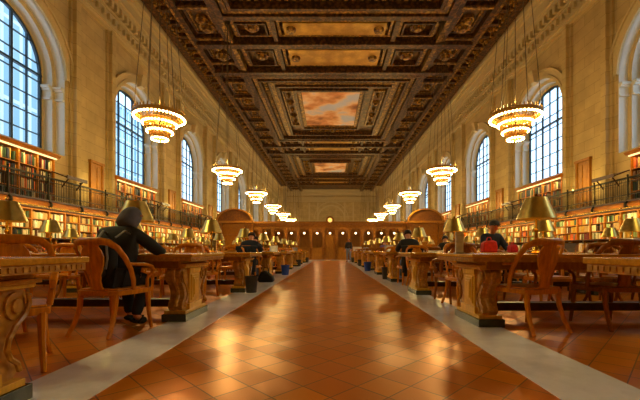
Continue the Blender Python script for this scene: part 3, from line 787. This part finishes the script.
for s, side in ((-1, 'left'), (1, 'right')):
    for k, y in enumerate(ROWZ[s]):
        o = tproto if firstt else copy_tree(tproto); firstt = False
        o.location = (TX[s], y+TW/2, 0); o.rotation_euler = (0, 0, PI if s < 0 else 0)
        tag(o, '%s long carved oak reading table on the %s side of the aisle' % (ORD[k], side), 'table', 'long reading tables')

# ------------------------------------------------------------------ armchairs
def make_chair(mat):
    rt = empty('armchair')
    b = MB(); hw = .245; pts = []
    outline = [(-.23, -.2), (-.15, -.235), (.15, -.235), (.23, -.2), (.262, .0), (.27, .2), (.18, .245), (-.18, .245), (-.27, .2), (-.262, .0)]
    b.prism(outline, 'z', .385, .435); b.prism([(x*.93, y*.93) for x, y in outline], 'z', .435, .452); b.build('seat', mat, rt, bevel=.006)
    st = [(.0, -.285, .905), (.10, -.283, .908), (.18, -.262, .895), (.235, -.215, .845), (.262, -.15, .75), (.272, -.09, .64), (.268, -.05, .53), (.255, -.03, .43)]
    full = [(-x, y, z) for x, y, z in st[::-1]]+st[1:]
    b = MB(); b.tube(full, [.02, .021, .022, .024, .027, .032, .036, .04, .036, .032, .027, .024, .022, .021, .02], 8, .62); b.build('back_rail', mat, rt, True)
    b = MB(); hs = [(.44, .085), (.47, .06), (.53, .055), (.60, .075), (.68, .11), (.76, .125), (.82, .105), (.86, .075), (.885, .105), (.91, .12)]
    def yb(z): return -.215-.075*((z-.44)/.46)
    vs = []
    for z, w in hs:
        for x, dy in ((-w, -.0), (0, -.018), (w, 0), (w, .018), (0, 0), (-w, .018)): vs.append((x, yb(z)+dy, z))
    n = len(hs); fs = [(i*6+q, i*6+(q+1) % 6, (i+1)*6+(q+1) % 6, (i+1)*6+q) for i in range(n-1) for q in range(6)]+[(5, 4, 3, 2, 1, 0), tuple((n-1)*6+q for q in range(6))]
    b.add(vs, fs); b.build('splat', mat, rt)
    for sg in (-1, 1):
        b = MB(); b.tube([(sg*x, y, z) for x, y, z in ((.268, -.11, .69), (.278, -.02, .685), (.288, .10, .675), (.290, .175, .655), (.288, .205, .615), (.283, .19, .575), (.276, .155, .56), (.27, .14, .52), (.262, .15, .44))],
                         [.018, .02, .024, .026, .024, .02, .016, .018, .02], 8, .8); b.build('arm', mat, rt, True)
        b = MB(); b.tube([(sg*.225, .205, .40), (sg*.228, .21, .2), (sg*.24, .24, 0)], [.027, .022, .017], 8); b.build('leg', mat, rt, True)
        b = MB(); b.tube([(sg*.2, -.195, .40), (sg*.2, -.205, .27), (sg*.212, -.25, .12), (sg*.23, -.315, 0)], [.028, .024, .021, .018], 8); b.build('leg', mat, rt, True)
    return rt
CH = [make_chair(M['chair']), make_chair(M['chair_dark'])]
for c in CH: register(c)
CHX = {-1: [-2.3, -3.25, -4.25, -5.25, -6.25, -7.25, -8.2], 1: [2.05, 3.12, 4.15, 5.2, 6.25, 7.3, 8.3]}
usedp = [False, False]; PLACED = {}
def chair(kind, x, y, rz, lab):
    if not usedp[kind]: o = CH[kind]; usedp[kind] = True
    else: o = copy_tree(CH[kind])
    o.location = (x, y, 0); o.rotation_euler = (0, 0, rz)
    tag(o, lab, 'chair', 'armchairs at the reading tables'); return o
POS = ['by the aisle', 'second from the aisle', 'third from the aisle', 'fourth from the aisle', 'fifth from the aisle', 'sixth from the aisle', 'seventh from the aisle']
for s, side in ((-1, 'left'), (1, 'right')):
    for k, ty in enumerate(ROWZ[s]):
        for near in (1, 0):
            if k == 0 and near: continue
            nx = 7 if k < 4 else (4 if k < 6 else 2)
            for j in range(nx):
                x = CHX[s][j]+(R()-.5)*.16; rz = (R()-.5)*.3
                y = ty-.52+(R()-.5)*.2 if near else ty+TW+.50+(R()-.5)*.2
                if j == 0 and near and k == 1: x, y, rz = (-2.20, 3.57, -.20) if s < 0 else (2.08, 3.70, .28)
                if j == 1 and near and k == 1 and s > 0: x, y, rz = 3.05, 3.85, .05
                if j == 0 and not near and k == 0: x, y, rz = (-2.26, 2.42, PI+.6) if s < 0 else (2.75, 2.95, PI+.3)
                if k == 0 and s > 0 and j == 0: continue
                if (j == 0 and near and k == 3): x, y, rz = (-2.05 if s < 0 else 1.93), (8.85 if s < 0 else 8.5), 0
                if (j == 2 and not near and k == 2 and s > 0): x, y, rz = 3.6, 7.85, PI
                if not near: rz += 0 if abs(rz) > 1 else PI
                kd = 1 if (s > 0 and R() < .75) or (s < 0 and j > 0 and R() < .4) else 0
                if k == 1 and j == 0: kd = 0
                chair(kd, x, y, rz, '%swooden armchair %s the %s %s table, %s' % ('dark ' if kd else 'golden ', 'before' if near else 'behind', ORD[k], side, POS[j]))

# ------------------------------------------------------------------ table lamps
def make_lamp():
    rt = empty('table_lamp')
    b = MB(); b.lathe([(.001, 0), (.10, 0), (.105, .015), (.085, .03), (.04, .045), (.03, .08), (.001, .09)], 20); b.build('base', M['brass'], rt, True)
    b = MB(); b.lathe([(.018, .07), (.03, .12), (.02, .16), (.016, .25), (.028, .28), (.016, .31), (.014, .48), (.012, .66), (.001, .66)], 12); b.build('stem', M['brass'], rt, True)
    b = MB(); b.lathe([(.205, .40), (.21, .405), (.112, .650), (.105, .65), (.20, .40)], 32); b.build('lamp_shade', M['shade_brass'], rt, True)
    b = MB(); b.lathe([(.111, .648), (.10, .655), (.012, .66), (.012, .672), (.02, .685), (.001, .705)], 20); b.build('shade_cap', M['brass'], rt, True)
    for sg in (-1, 1):
        b = MB(); b.tube([(0, 0, .44), (sg*.04, 0, .45), (sg*.06, 0, .49)], .008, 6); b.ball((sg*.062, 0, .53), .024, 8, 1.4); b.build('bulb', M['lampbulb'], rt, True)
    return rt
lp = make_lamp(); register(lp); fl = True
LX = {-1: [-2.42, -4.03, -5.70, -7.35], 1: [2.40, 4.12, 5.84, 7.57]}
LPOS = ['nearest the aisle', 'second from the aisle', 'third from the aisle', 'nearest the wall']
for s, side in ((-1, 'left'), (1, 'right')):
    for k, ty in enumerate(ROWZ[s]):
        for j, x in enumerate(LX[s]):
            o = lp if fl else copy_tree(lp); fl = False
            o.location = (x, ty+TW/2, TH); o.rotation_euler = (0, 0, R()*.5)
            tag(o, 'brass lamp with conical shade on the %s %s table, %s' % (ORD[k], side, LPOS[j]), 'lamp', 'brass table lamps')
for o in list(bpy.data.objects):
    pass

# ------------------------------------------------------------------ things on tables and floor
def bin_(x, y, r, h, mat, lab):
    b = MB(); b.lathe([(.001, 0), (r*.8, 0), (r, h), (r*1.05, h), (r*1.05, h-.02), (r*.94, h-.02), (r*.76, .015), (.001, .015)], 20)
    o = b.build('waste_bin', mat, None, True); o.location = (x, y, .004); tag(o, lab, 'bin')
bin_(-1.53, 6.82, .125, .32, M['bin_dark'], 'dark waste bin beside the third left table, nearest of the left bins')
bin_(-1.50, 11.75, .14, .33, M['bin_blue'], 'blue waste bin on the left marble strip')
bin_(-1.64, 18.1, .15, .34, M['bin_dark'], 'dark waste bin on the left marble strip past the blue one')
bin_(-1.6, 24.0, .15, .34, M['bin_dark'], 'farthest small dark bin on the left marble strip')
bin_(1.60, 9.98, .13, .34, M['bin_dark'], 'dark waste bin beside the fourth right table, nearest of the right bins')
bin_(1.5, 14.0, .15, .36, M['bin_blue'], 'blue waste bin on the right marble strip')
bin_(1.6, 18.4, .15, .34, M['bin_dark'], 'dark waste bin on the right marble strip past the blue one')
bin_(1.6, 24.2, .15, .34, M['bin_dark'], 'farthest small dark bin on the right marble strip')
# black bag on floor
b = MB(); b.prism([(-.19, 0), (.19, 0), (.21, .06), (.17, .16), (.06, .24), (-.03, .30), (-.12, .26), (-.20, .10)], 'y', -.12, .12)
o = b.build('bag', M['black'], None, True, .03); o.location = (-1.66, 9.1, .005)
b = MB(); b.tube([(-.1, 0, .25), (-.05, 0, .38), (.05, 0, .36), (.08, 0, .22)], .012, 6); b.build('handle', M['black'], o)
tag(o, 'slumped black bag on the floor by the seated person in navy', 'bag')
# placard
b = MB(); b.box(-.055, .055, -.012, .012, .02, .33); o = b.build('placard', M['paper']); o.location = (1.57, 4.25, TH); o.scale = (.85, 1, .8)
b = MB(); b.box(-.065, .065, -.05, .05, 0, .02); b.build('foot', M['laptop'], o)
b = MB()
for q in (0, 3, 6): b.box(-.04, .03-.02*(q % 3), -.0135, -.012, .07+q*.034, .0725+q*.034)
b.build('text_lines', M['grey'], o)
tag(o, 'tall white notice placard on the second right table', 'sign')
# other notices far away
for x, y, w, h, lab in ((1.78, 25.6, .62, .30, 'white notice board at the end of the last right table'), ):
    b = MB(); b.box(-w/2, w/2, -.012, .012, .0, h); o = b.build('notice_board', M['paper']); o.location = (x+.2, y-.2, TH)
    tag(o, lab, 'sign')
def laptop(x, y, rz, lab):
    rt = empty('laptop', (x, y, TH), rz)
    MB().box(-.16, .16, -.11, .11, 0, .016).build('keyboard', M['laptop'], rt)
    b = MB(); b.prism([(.105, .016), (.115, .016), (.165, .225), (.155, .225)], 'x', -.16, .16); b.build('lid', M['laptop'], rt)
    tag(rt, lab, 'laptop')
n = 0
for s, side in ((-1, 'left'), (1, 'right')):
    for k in range(1, 8):
        ty = ROWZ[s][k]
        spots = [(s*(3.3+.1*k), ty+.3), (s*(5.1+.15*k), ty+.9), (s*2.15, ty+.95), (s*6.2, ty+.35)]
        for q, (x, y) in enumerate(spots):
            if k == 3 and q == 0 or (k == 1 and q in (0, 2)) or (k == 2 and q == 0): continue
            t = (q+k) % 3 if k > 2 else 1+(q+k) % 2
            where = 'on the %s %s table, %s' % (ORD[k], side, ['a third of the way along', 'about midway', 'near its aisle end', 'toward the wall'][q])
            if t == 0: laptop(x, y, (PI if q % 2 else 0)+(R()-.5)*.4, 'open silver laptop '+where)
            elif t == 1:
                c = random.randrange(12); b = MB(); b.box(-.10, .10, -.14, .14, 0, .035); b.box(-.094, .1, -.134, .134, .035, .04)
                o = b.build('book', BM[c]); o.location = (x, y, TH); o.rotation_euler = (0, 0, R()*2)
                tag(o, 'closed %s book lying %s' % (BOOKC[c][0], where), 'book')
            else:
                b = MB(); pf = [(-.2, .0), (.2, .0), (.2, .012), (.12, .03), (.03, .026), (0, .008), (-.03, .026), (-.12, .03), (-.2, .012)]
                b.prism(pf, 'y', -.14, .14); o = b.build('open_book', M['paper']); o.location = (x, y, TH); o.rotation_euler = (0, 0, (R()-.5))
                tag(o, 'open book with white pages '+where, 'book')
def bag_on(x, y, z, w, h, mat, lab):
    b = MB(); b.prism([(-w*.5, 0), (w*.5, 0), (w*.54, h*.4), (w*.45, h*.9), (w*.2, h), (-w*.25, h*.96), (-w*.48, h*.8), (-w*.54, h*.35)], 'y', -.09, .09)
    o = b.build('bag', mat, None, True, .025); o.location = (x, y, z)
    b = MB(); b.tube([(-w*.2, 0, h*.95), (-w*.1, 0, h*1.25), (w*.1, 0, h*1.25), (w*.2, 0, h*.95)], .01, 6); b.build('handle', mat, o); tag(o, lab, 'bag')
bag_on(3.18, 7.0, TH, .27, .24, M['red'], 'bright red bag on the table before the person in a cap')
bag_on(3.65, 7.0, TH, .13, .16, M['pink'], 'small crimson pouch on the third right table')

# ------------------------------------------------------------------ people
def skin_mesh(name, verts, edges, radii, mat, parent, sub=2, root=0):
    me = bpy.data.meshes.new(name); me.from_pydata(verts, edges, [])
    o = bpy.data.objects.new(name, me); COL.objects.link(o)
    md = o.modifiers.new('skin', 'SKIN'); md.use_smooth_shade = True
    sv = me.skin_vertices[0].data
    for i, r in enumerate(radii):
        sv[i].radius = r if isinstance(r, tuple) else (r, r); sv[i].use_root = (i == root)
    ms = o.modifiers.new('sub', 'SUBSURF'); ms.levels = sub; ms.render_levels = sub
    dg = bpy.context.evaluated_depsgraph_get(); ne = bpy.data.meshes.new_from_object(o.evaluated_get(dg))
    ne.name = name; o.modifiers.clear(); o.data = ne; ne.materials.clear(); ne.materials.append(mat)
    o.parent = parent; return o
def person(loc, rz, J, top, legs, hair, label, hood=None, cap=False, face=False, skirt=None):
    rt = empty('person', loc, rz); g = lambda k: Vector(J[k])
    V = []; E = []; Rr = []; ix = {}
    def v(k, p, r, par=None):
        ix[k] = len(V); V.append(tuple(p)); Rr.append(r)
        if par is not None: E.append((ix[par], ix[k]))
    pel, ch_, nk, hd = g('pelvis'), g('chest'), g('neck'), g('head')
    v('p', pel, (.12, .09)); v('b', pel.lerp(ch_, .5), (.095, .065), 'p'); v('c', ch_, (.10, .06), 'b'); v('n', nk, .05, 'c')
    up = (hd-nk).normalized()
    v('h0', hd-up*.05, .075, 'n'); v('h1', hd+up*.03, .092, 'h0'); v('h2', hd+up*.09, .065, 'h1')
    for sd in ('L', 'R'):
        v('s'+sd, g('sh'+sd), .045, 'c'); v('e'+sd, g('el'+sd), .042, 's'+sd); v('w'+sd, g('ha'+sd), .028, 'e'+sd)
        fd = (g('ha'+sd)-g('el'+sd)).normalized(); v('pm'+sd, g('ha'+sd)+fd*.07, (.036, .018), 'w'+sd)
        v('hp'+sd, g('hip'+sd), .085, 'p'); v('k'+sd, g('kn'+sd), .058, 'hp'+sd); v('a'+sd, g('an'+sd), .038, 'k'+sd)
        v('t'+sd, g('toe'+sd), .036, 'a'+sd)
    body = skin_mesh('body', V, E, Rr, M['skin'], rt)
    # hands: five fingers each
    for sd in ('L', 'R'):
        w = g('ha'+sd); fd = (w-g('el'+sd)).normalized(); sidev = fd.cross(Vector((0, 0, 1))).normalized(); mb = MB()
        for q, ln in enumerate((.06, .075, .08, .072)):
            st = w+fd*.09+sidev*((q-1.5)*.019); mb.tube([st, st+fd*ln*.5+Vector((0, 0, .004)), st+fd*ln+Vector((0, 0, -.018))], [.0095, .0085, .007], 6)
        sg = 1 if sd == 'L' else -1
        st = w+fd*.04+sidev*.03*sg; mb.tube([st, st+fd*.03+sidev*.025*sg, st+fd*.06+sidev*.03*sg+Vector((0, 0, -.01))], [.011, .01, .008], 6)
        mb.build('fingers', M['skin'], rt, True)
    # jacket
    V2 = []; E2 = []; R2 = []; i2 = {}
    def u(k, p, r, par=None):
        i2[k] = len(V2); V2.append(tuple(p)); R2.append(r)
        if par is not None: E2.append((i2[par], i2[k]))
    u('p', pel+Vector((0, 0, -.02)), (.185, .145)); u('b', pel.lerp(ch_, .5), (.18, .145), 'p'); u('c', ch_, (.195, .15), 'b'); u('n', nk+(ch_-nk)*.2, .085, 'c')
    for sd in ('L', 'R'):
        u('s'+sd, g('sh'+sd), .082, 'c'); u('e'+sd, g('el'+sd), .064, 's'+sd); u('w'+sd, g('ha'+sd)-(g('ha'+sd)-g('el'+sd))*.05, .045, 'e'+sd)
    skin_mesh('jacket', V2, E2, R2, top, rt)
    V3 = [tuple(pel)]; E3 = []; R3 = [(.16, .13)]
    for sd in ('L', 'R'):
        b0 = len(V3); V3 += [tuple(g('hip'+sd)), tuple(g('kn'+sd)), tuple(g('an'+sd)+Vector((0, 0, .0)))]; R3 += [.105, .075, .055]; E3 += [(0, b0), (b0, b0+1), (b0+1, b0+2)]
    skin_mesh('trousers', V3, E3, R3, legs, rt)
    for sd in ('L', 'R'):
        a, t = g('an'+sd), g('toe'+sd); h = a-(t-a)*.3
        skin_mesh('shoe', [(a.x, a.y, a.z), (h.x, h.y, .045), (a.x*.5+t.x*.5, a.y*.5+t.y*.5, .05), (t.x, t.y, .04)], [(0, 1), (0, 2), (2, 3)], [.05, .042, .05, .042], M['black'], rt, 2, 0)
    if skirt:
        b = MB(); b.lathe([(.20, .05), (.22, -.1), (.25, -.34), (.24, -.34), (.2, -.1), (.16, .05)], 18, tuple(pel)); b.build('coat_skirt', skirt, rt, True)
    # hair or hood
    if hood:
        bk = Vector((0, -.03, 0))
        skin_mesh('hood', [tuple(nk+bk-up*.03), tuple(hd-up*.06+bk), tuple(hd+up*.03+bk*.6), tuple(hd+up*.12+bk*.6)], [(0, 1), (1, 2), (2, 3)], [.11, .112, .115, .05], hood, rt)
    elif cap:
        b = MB(); b.lathe([(.105, 0), (.108, .04), (.09, .09), (.04, .12), (.001, .125)], 16, tuple(hd+up*.035)); b.box(hd.x-.07, hd.x+.07, hd.y+.04, hd.y+.17, hd.z+.035, hd.z+.048); b.build('cap', M['hair'], rt, True)
    if hair and not hood:
        skin_mesh('hair', [tuple(hd-up*.03+Vector((0, -.035, 0))), tuple(hd+up*.05+Vector((0, -.022, 0))), tuple(hd+up*.10+Vector((0, -.012, 0)))], [(0, 1), (1, 2)], [.108, .106, .078], hair, rt)
    b = MB(); b.tube([hd+Vector((0, .085, .03)), hd+Vector((0, .112, -.005)), hd+Vector((0, .09, -.015))], [.009, .015, .011], 6)
    b.build('nose', M['skin'], rt, True)
    for sg in (-1, 1):
        MB().ball(tuple(hd+Vector((sg*.034, .082, .028))), .012, 8).build('eye', M['black'], rt, True)
        MB().lathe([(.001, -.01), (.02, -.008), (.026, 0), (.02, .008), (.001, .01)], 8, tuple(hd+Vector((sg*.095, 0, .01)))).build('ear', M['skin'], rt, True)
    MB().tube([hd+Vector((-.025, .084, -.045)), hd+Vector((0, .09, -.047)), hd+Vector((.025, .084, -.045))], .006, 5).build('mouth', M['red'], rt, True)
    tag(rt, label, 'person'); return rt
def seated(lean=.25, up=0, hy=0, handz=.80, reach=.62):
    l = lean; P = (0, -.06, .55)
    J = {'pelvis': P, 'chest': (0, -.06+l*.55, .93+up), 'neck': (0, -.02+l*.8, 1.07+up), 'head': (0, .02+l*1.05+hy, 1.19+up)}
    for sd, sg in (('L', -1), ('R', 1)):
        J['sh'+sd] = (sg*.175, -.05+l*.6, .98+up); J['el'+sd] = (sg*.26, .12+l*.5, .82+up*.3); J['ha'+sd] = (sg*.13, reach-.12, handz+.02)
        J['hip'+sd] = (sg*.09, -.02, .53); J['kn'+sd] = (sg*.13, .38, .52); J['an'+sd] = (sg*.13, .34, .09); J['toe'+sd] = (sg*.14, .48, .04)
    return J
def standing():
    J = {'pelvis': (0, 0, .93), 'chest': (0, .01, 1.25), 'neck': (0, .01, 1.44), 'head': (0, .03, 1.56)}
    for sd, sg in (('L', -1), ('R', 1)):
        J['sh'+sd] = (sg*.18, 0, 1.36); J['el'+sd] = (sg*.24, -.02, 1.1); J['ha'+sd] = (sg*.22, .1, .9)
        J['hip'+sd] = (sg*.09, 0, .88); J['kn'+sd] = (sg*.1, .03+.04*sg, .48); J['an'+sd] = (sg*.1, -.02+.06*sg, .09); J['toe'+sd] = (sg*.12, .12+.06*sg, .04)
    return J
J = seated(.30, -.05, 0, .80, .66)
J['pelvis'] = (0, 0, .55); J['chest'] = (.0, .06, .90); J['neck'] = (.03, .13, 1.07); J['head'] = (.05, .20, 1.18); J['shR'] = (.17, .08, .99); J['elR'] = (.33, .24, .80); J['haR'] = (.24, .46, .81)
J['shL'] = (-.18, .06, .98); J['elL'] = (-.26, .24, .80); J['haL'] = (-.06, .46, .81)
J['knR'] = (.12, .34, .50); J['anR'] = (.07, .22, .10); J['toeR'] = (.12, .34, .04); J['anL'] = (-.08, .36, .10); J['toeL'] = (-.06, .50, .04)
person((-2.19, 3.58, .004), -.04, J, M['coat'], M['trouser'], None, 'person in a black coat and grey hood bent over the second left table', hood=M['hood'])
# backpack hung against the hooded person's back
bp = empty('backpack', (-2.23, 3.44, .64), -.1); bp.scale = (.9, .8, .9)
skin_mesh('pack_body', [(0, 0, -.12), (0, -.01, .05), (.02, .02, .24), (.04, .05, .34)], [(0, 1), (1, 2), (2, 3)], [(.16, .10), (.175, .11), (.15, .10), (.08, .06)], M['black'], bp)
skin_mesh('front_pocket', [(0, -.10, -.10), (0, -.11, .05)], [(0, 1)], [(.11, .045), (.10, .04)], M['coat'], bp)
for sg in (-1, 1):
    MB().tube([(sg*.10+.03, .02, .34), (sg*.13+.06, .10, .42), (sg*.13+.06, .2, .38)], .018, 6, .5).build('strap', M['grey'], bp, True)
MB().tube([(.10, -.09, .26), (.12, -.10, .12), (.10, -.10, .0)], .014, 6, .5).build('buckle_strap', M['grey'], bp, True)
tag(bp, 'black backpack with grey straps on the hooded person\'s back', 'backpack')
person((-2.05, 8.88, .004), .0, seated(.26), M['navy'], M['trouser'], M['hair'], 'person in a navy jacket seated at the fourth left table, back turned', skirt=M['navy'])
person((1.93, 8.53, .004), .0, seated(.14, .03), M['coat'], M['denim'], M['hair'], 'person in a long dark coat seated at the fourth right table, back turned', skirt=M['coat'])
person((3.6, 7.82, .004), PI+.05, seated(.10, .14), M['navy'], M['trouser'], None, 'person in a dark cap and jacket facing this way behind a red bag', cap=True)
def drape(x, y, mat, lab):
    b = MB(); b.prism([(-.36, .30), (-.345, .80), (-.325, .925), (-.27, .945), (-.235, .90), (-.235, .86), (-.25, .86), (-.255, .90), (-.275, .915), (-.30, .90), (-.315, .78), (-.335, .30)], 'x', -.25, .25)
    for q in range(6): b.tube([(-.22+q*.088, -.35, .86), (-.22+q*.088, -.362, .6), (-.23+q*.09, -.375, .31)], [.015, .022, .03], 6)
    o = b.build('draped_coat', mat, None, True, .012); o.location = (x, y, 0); tag(o, lab, 'coat')
drape(-2.05, 8.85, M['navy'], 'navy coat hanging over the chair back of the person in navy')
drape(1.93, 8.5, M['coat'], 'black coat hanging over the chair back at the fourth right table')
person((1.35, 25.2, .004), 2.6, standing(), M['coat'], M['denim'], M['hair'], 'person standing in the aisle near the screen in pale jeans')
person((-2.5, 11.6, .004), .1, seated(.2), M['coat'], M['trouser'], M['hair'], 'person in black seated at the fifth left table, back turned')
person((3.7, 11.1, .004), -.1, seated(.2), M['black'], M['trouser'], M['hair'], 'person in black seated at the fifth right table, back turned')
person((2.6, 16.5, .004), 0, seated(.2), M['purple'], M['trouser'], M['hair'], 'person in a lilac top seated at the seventh right table')
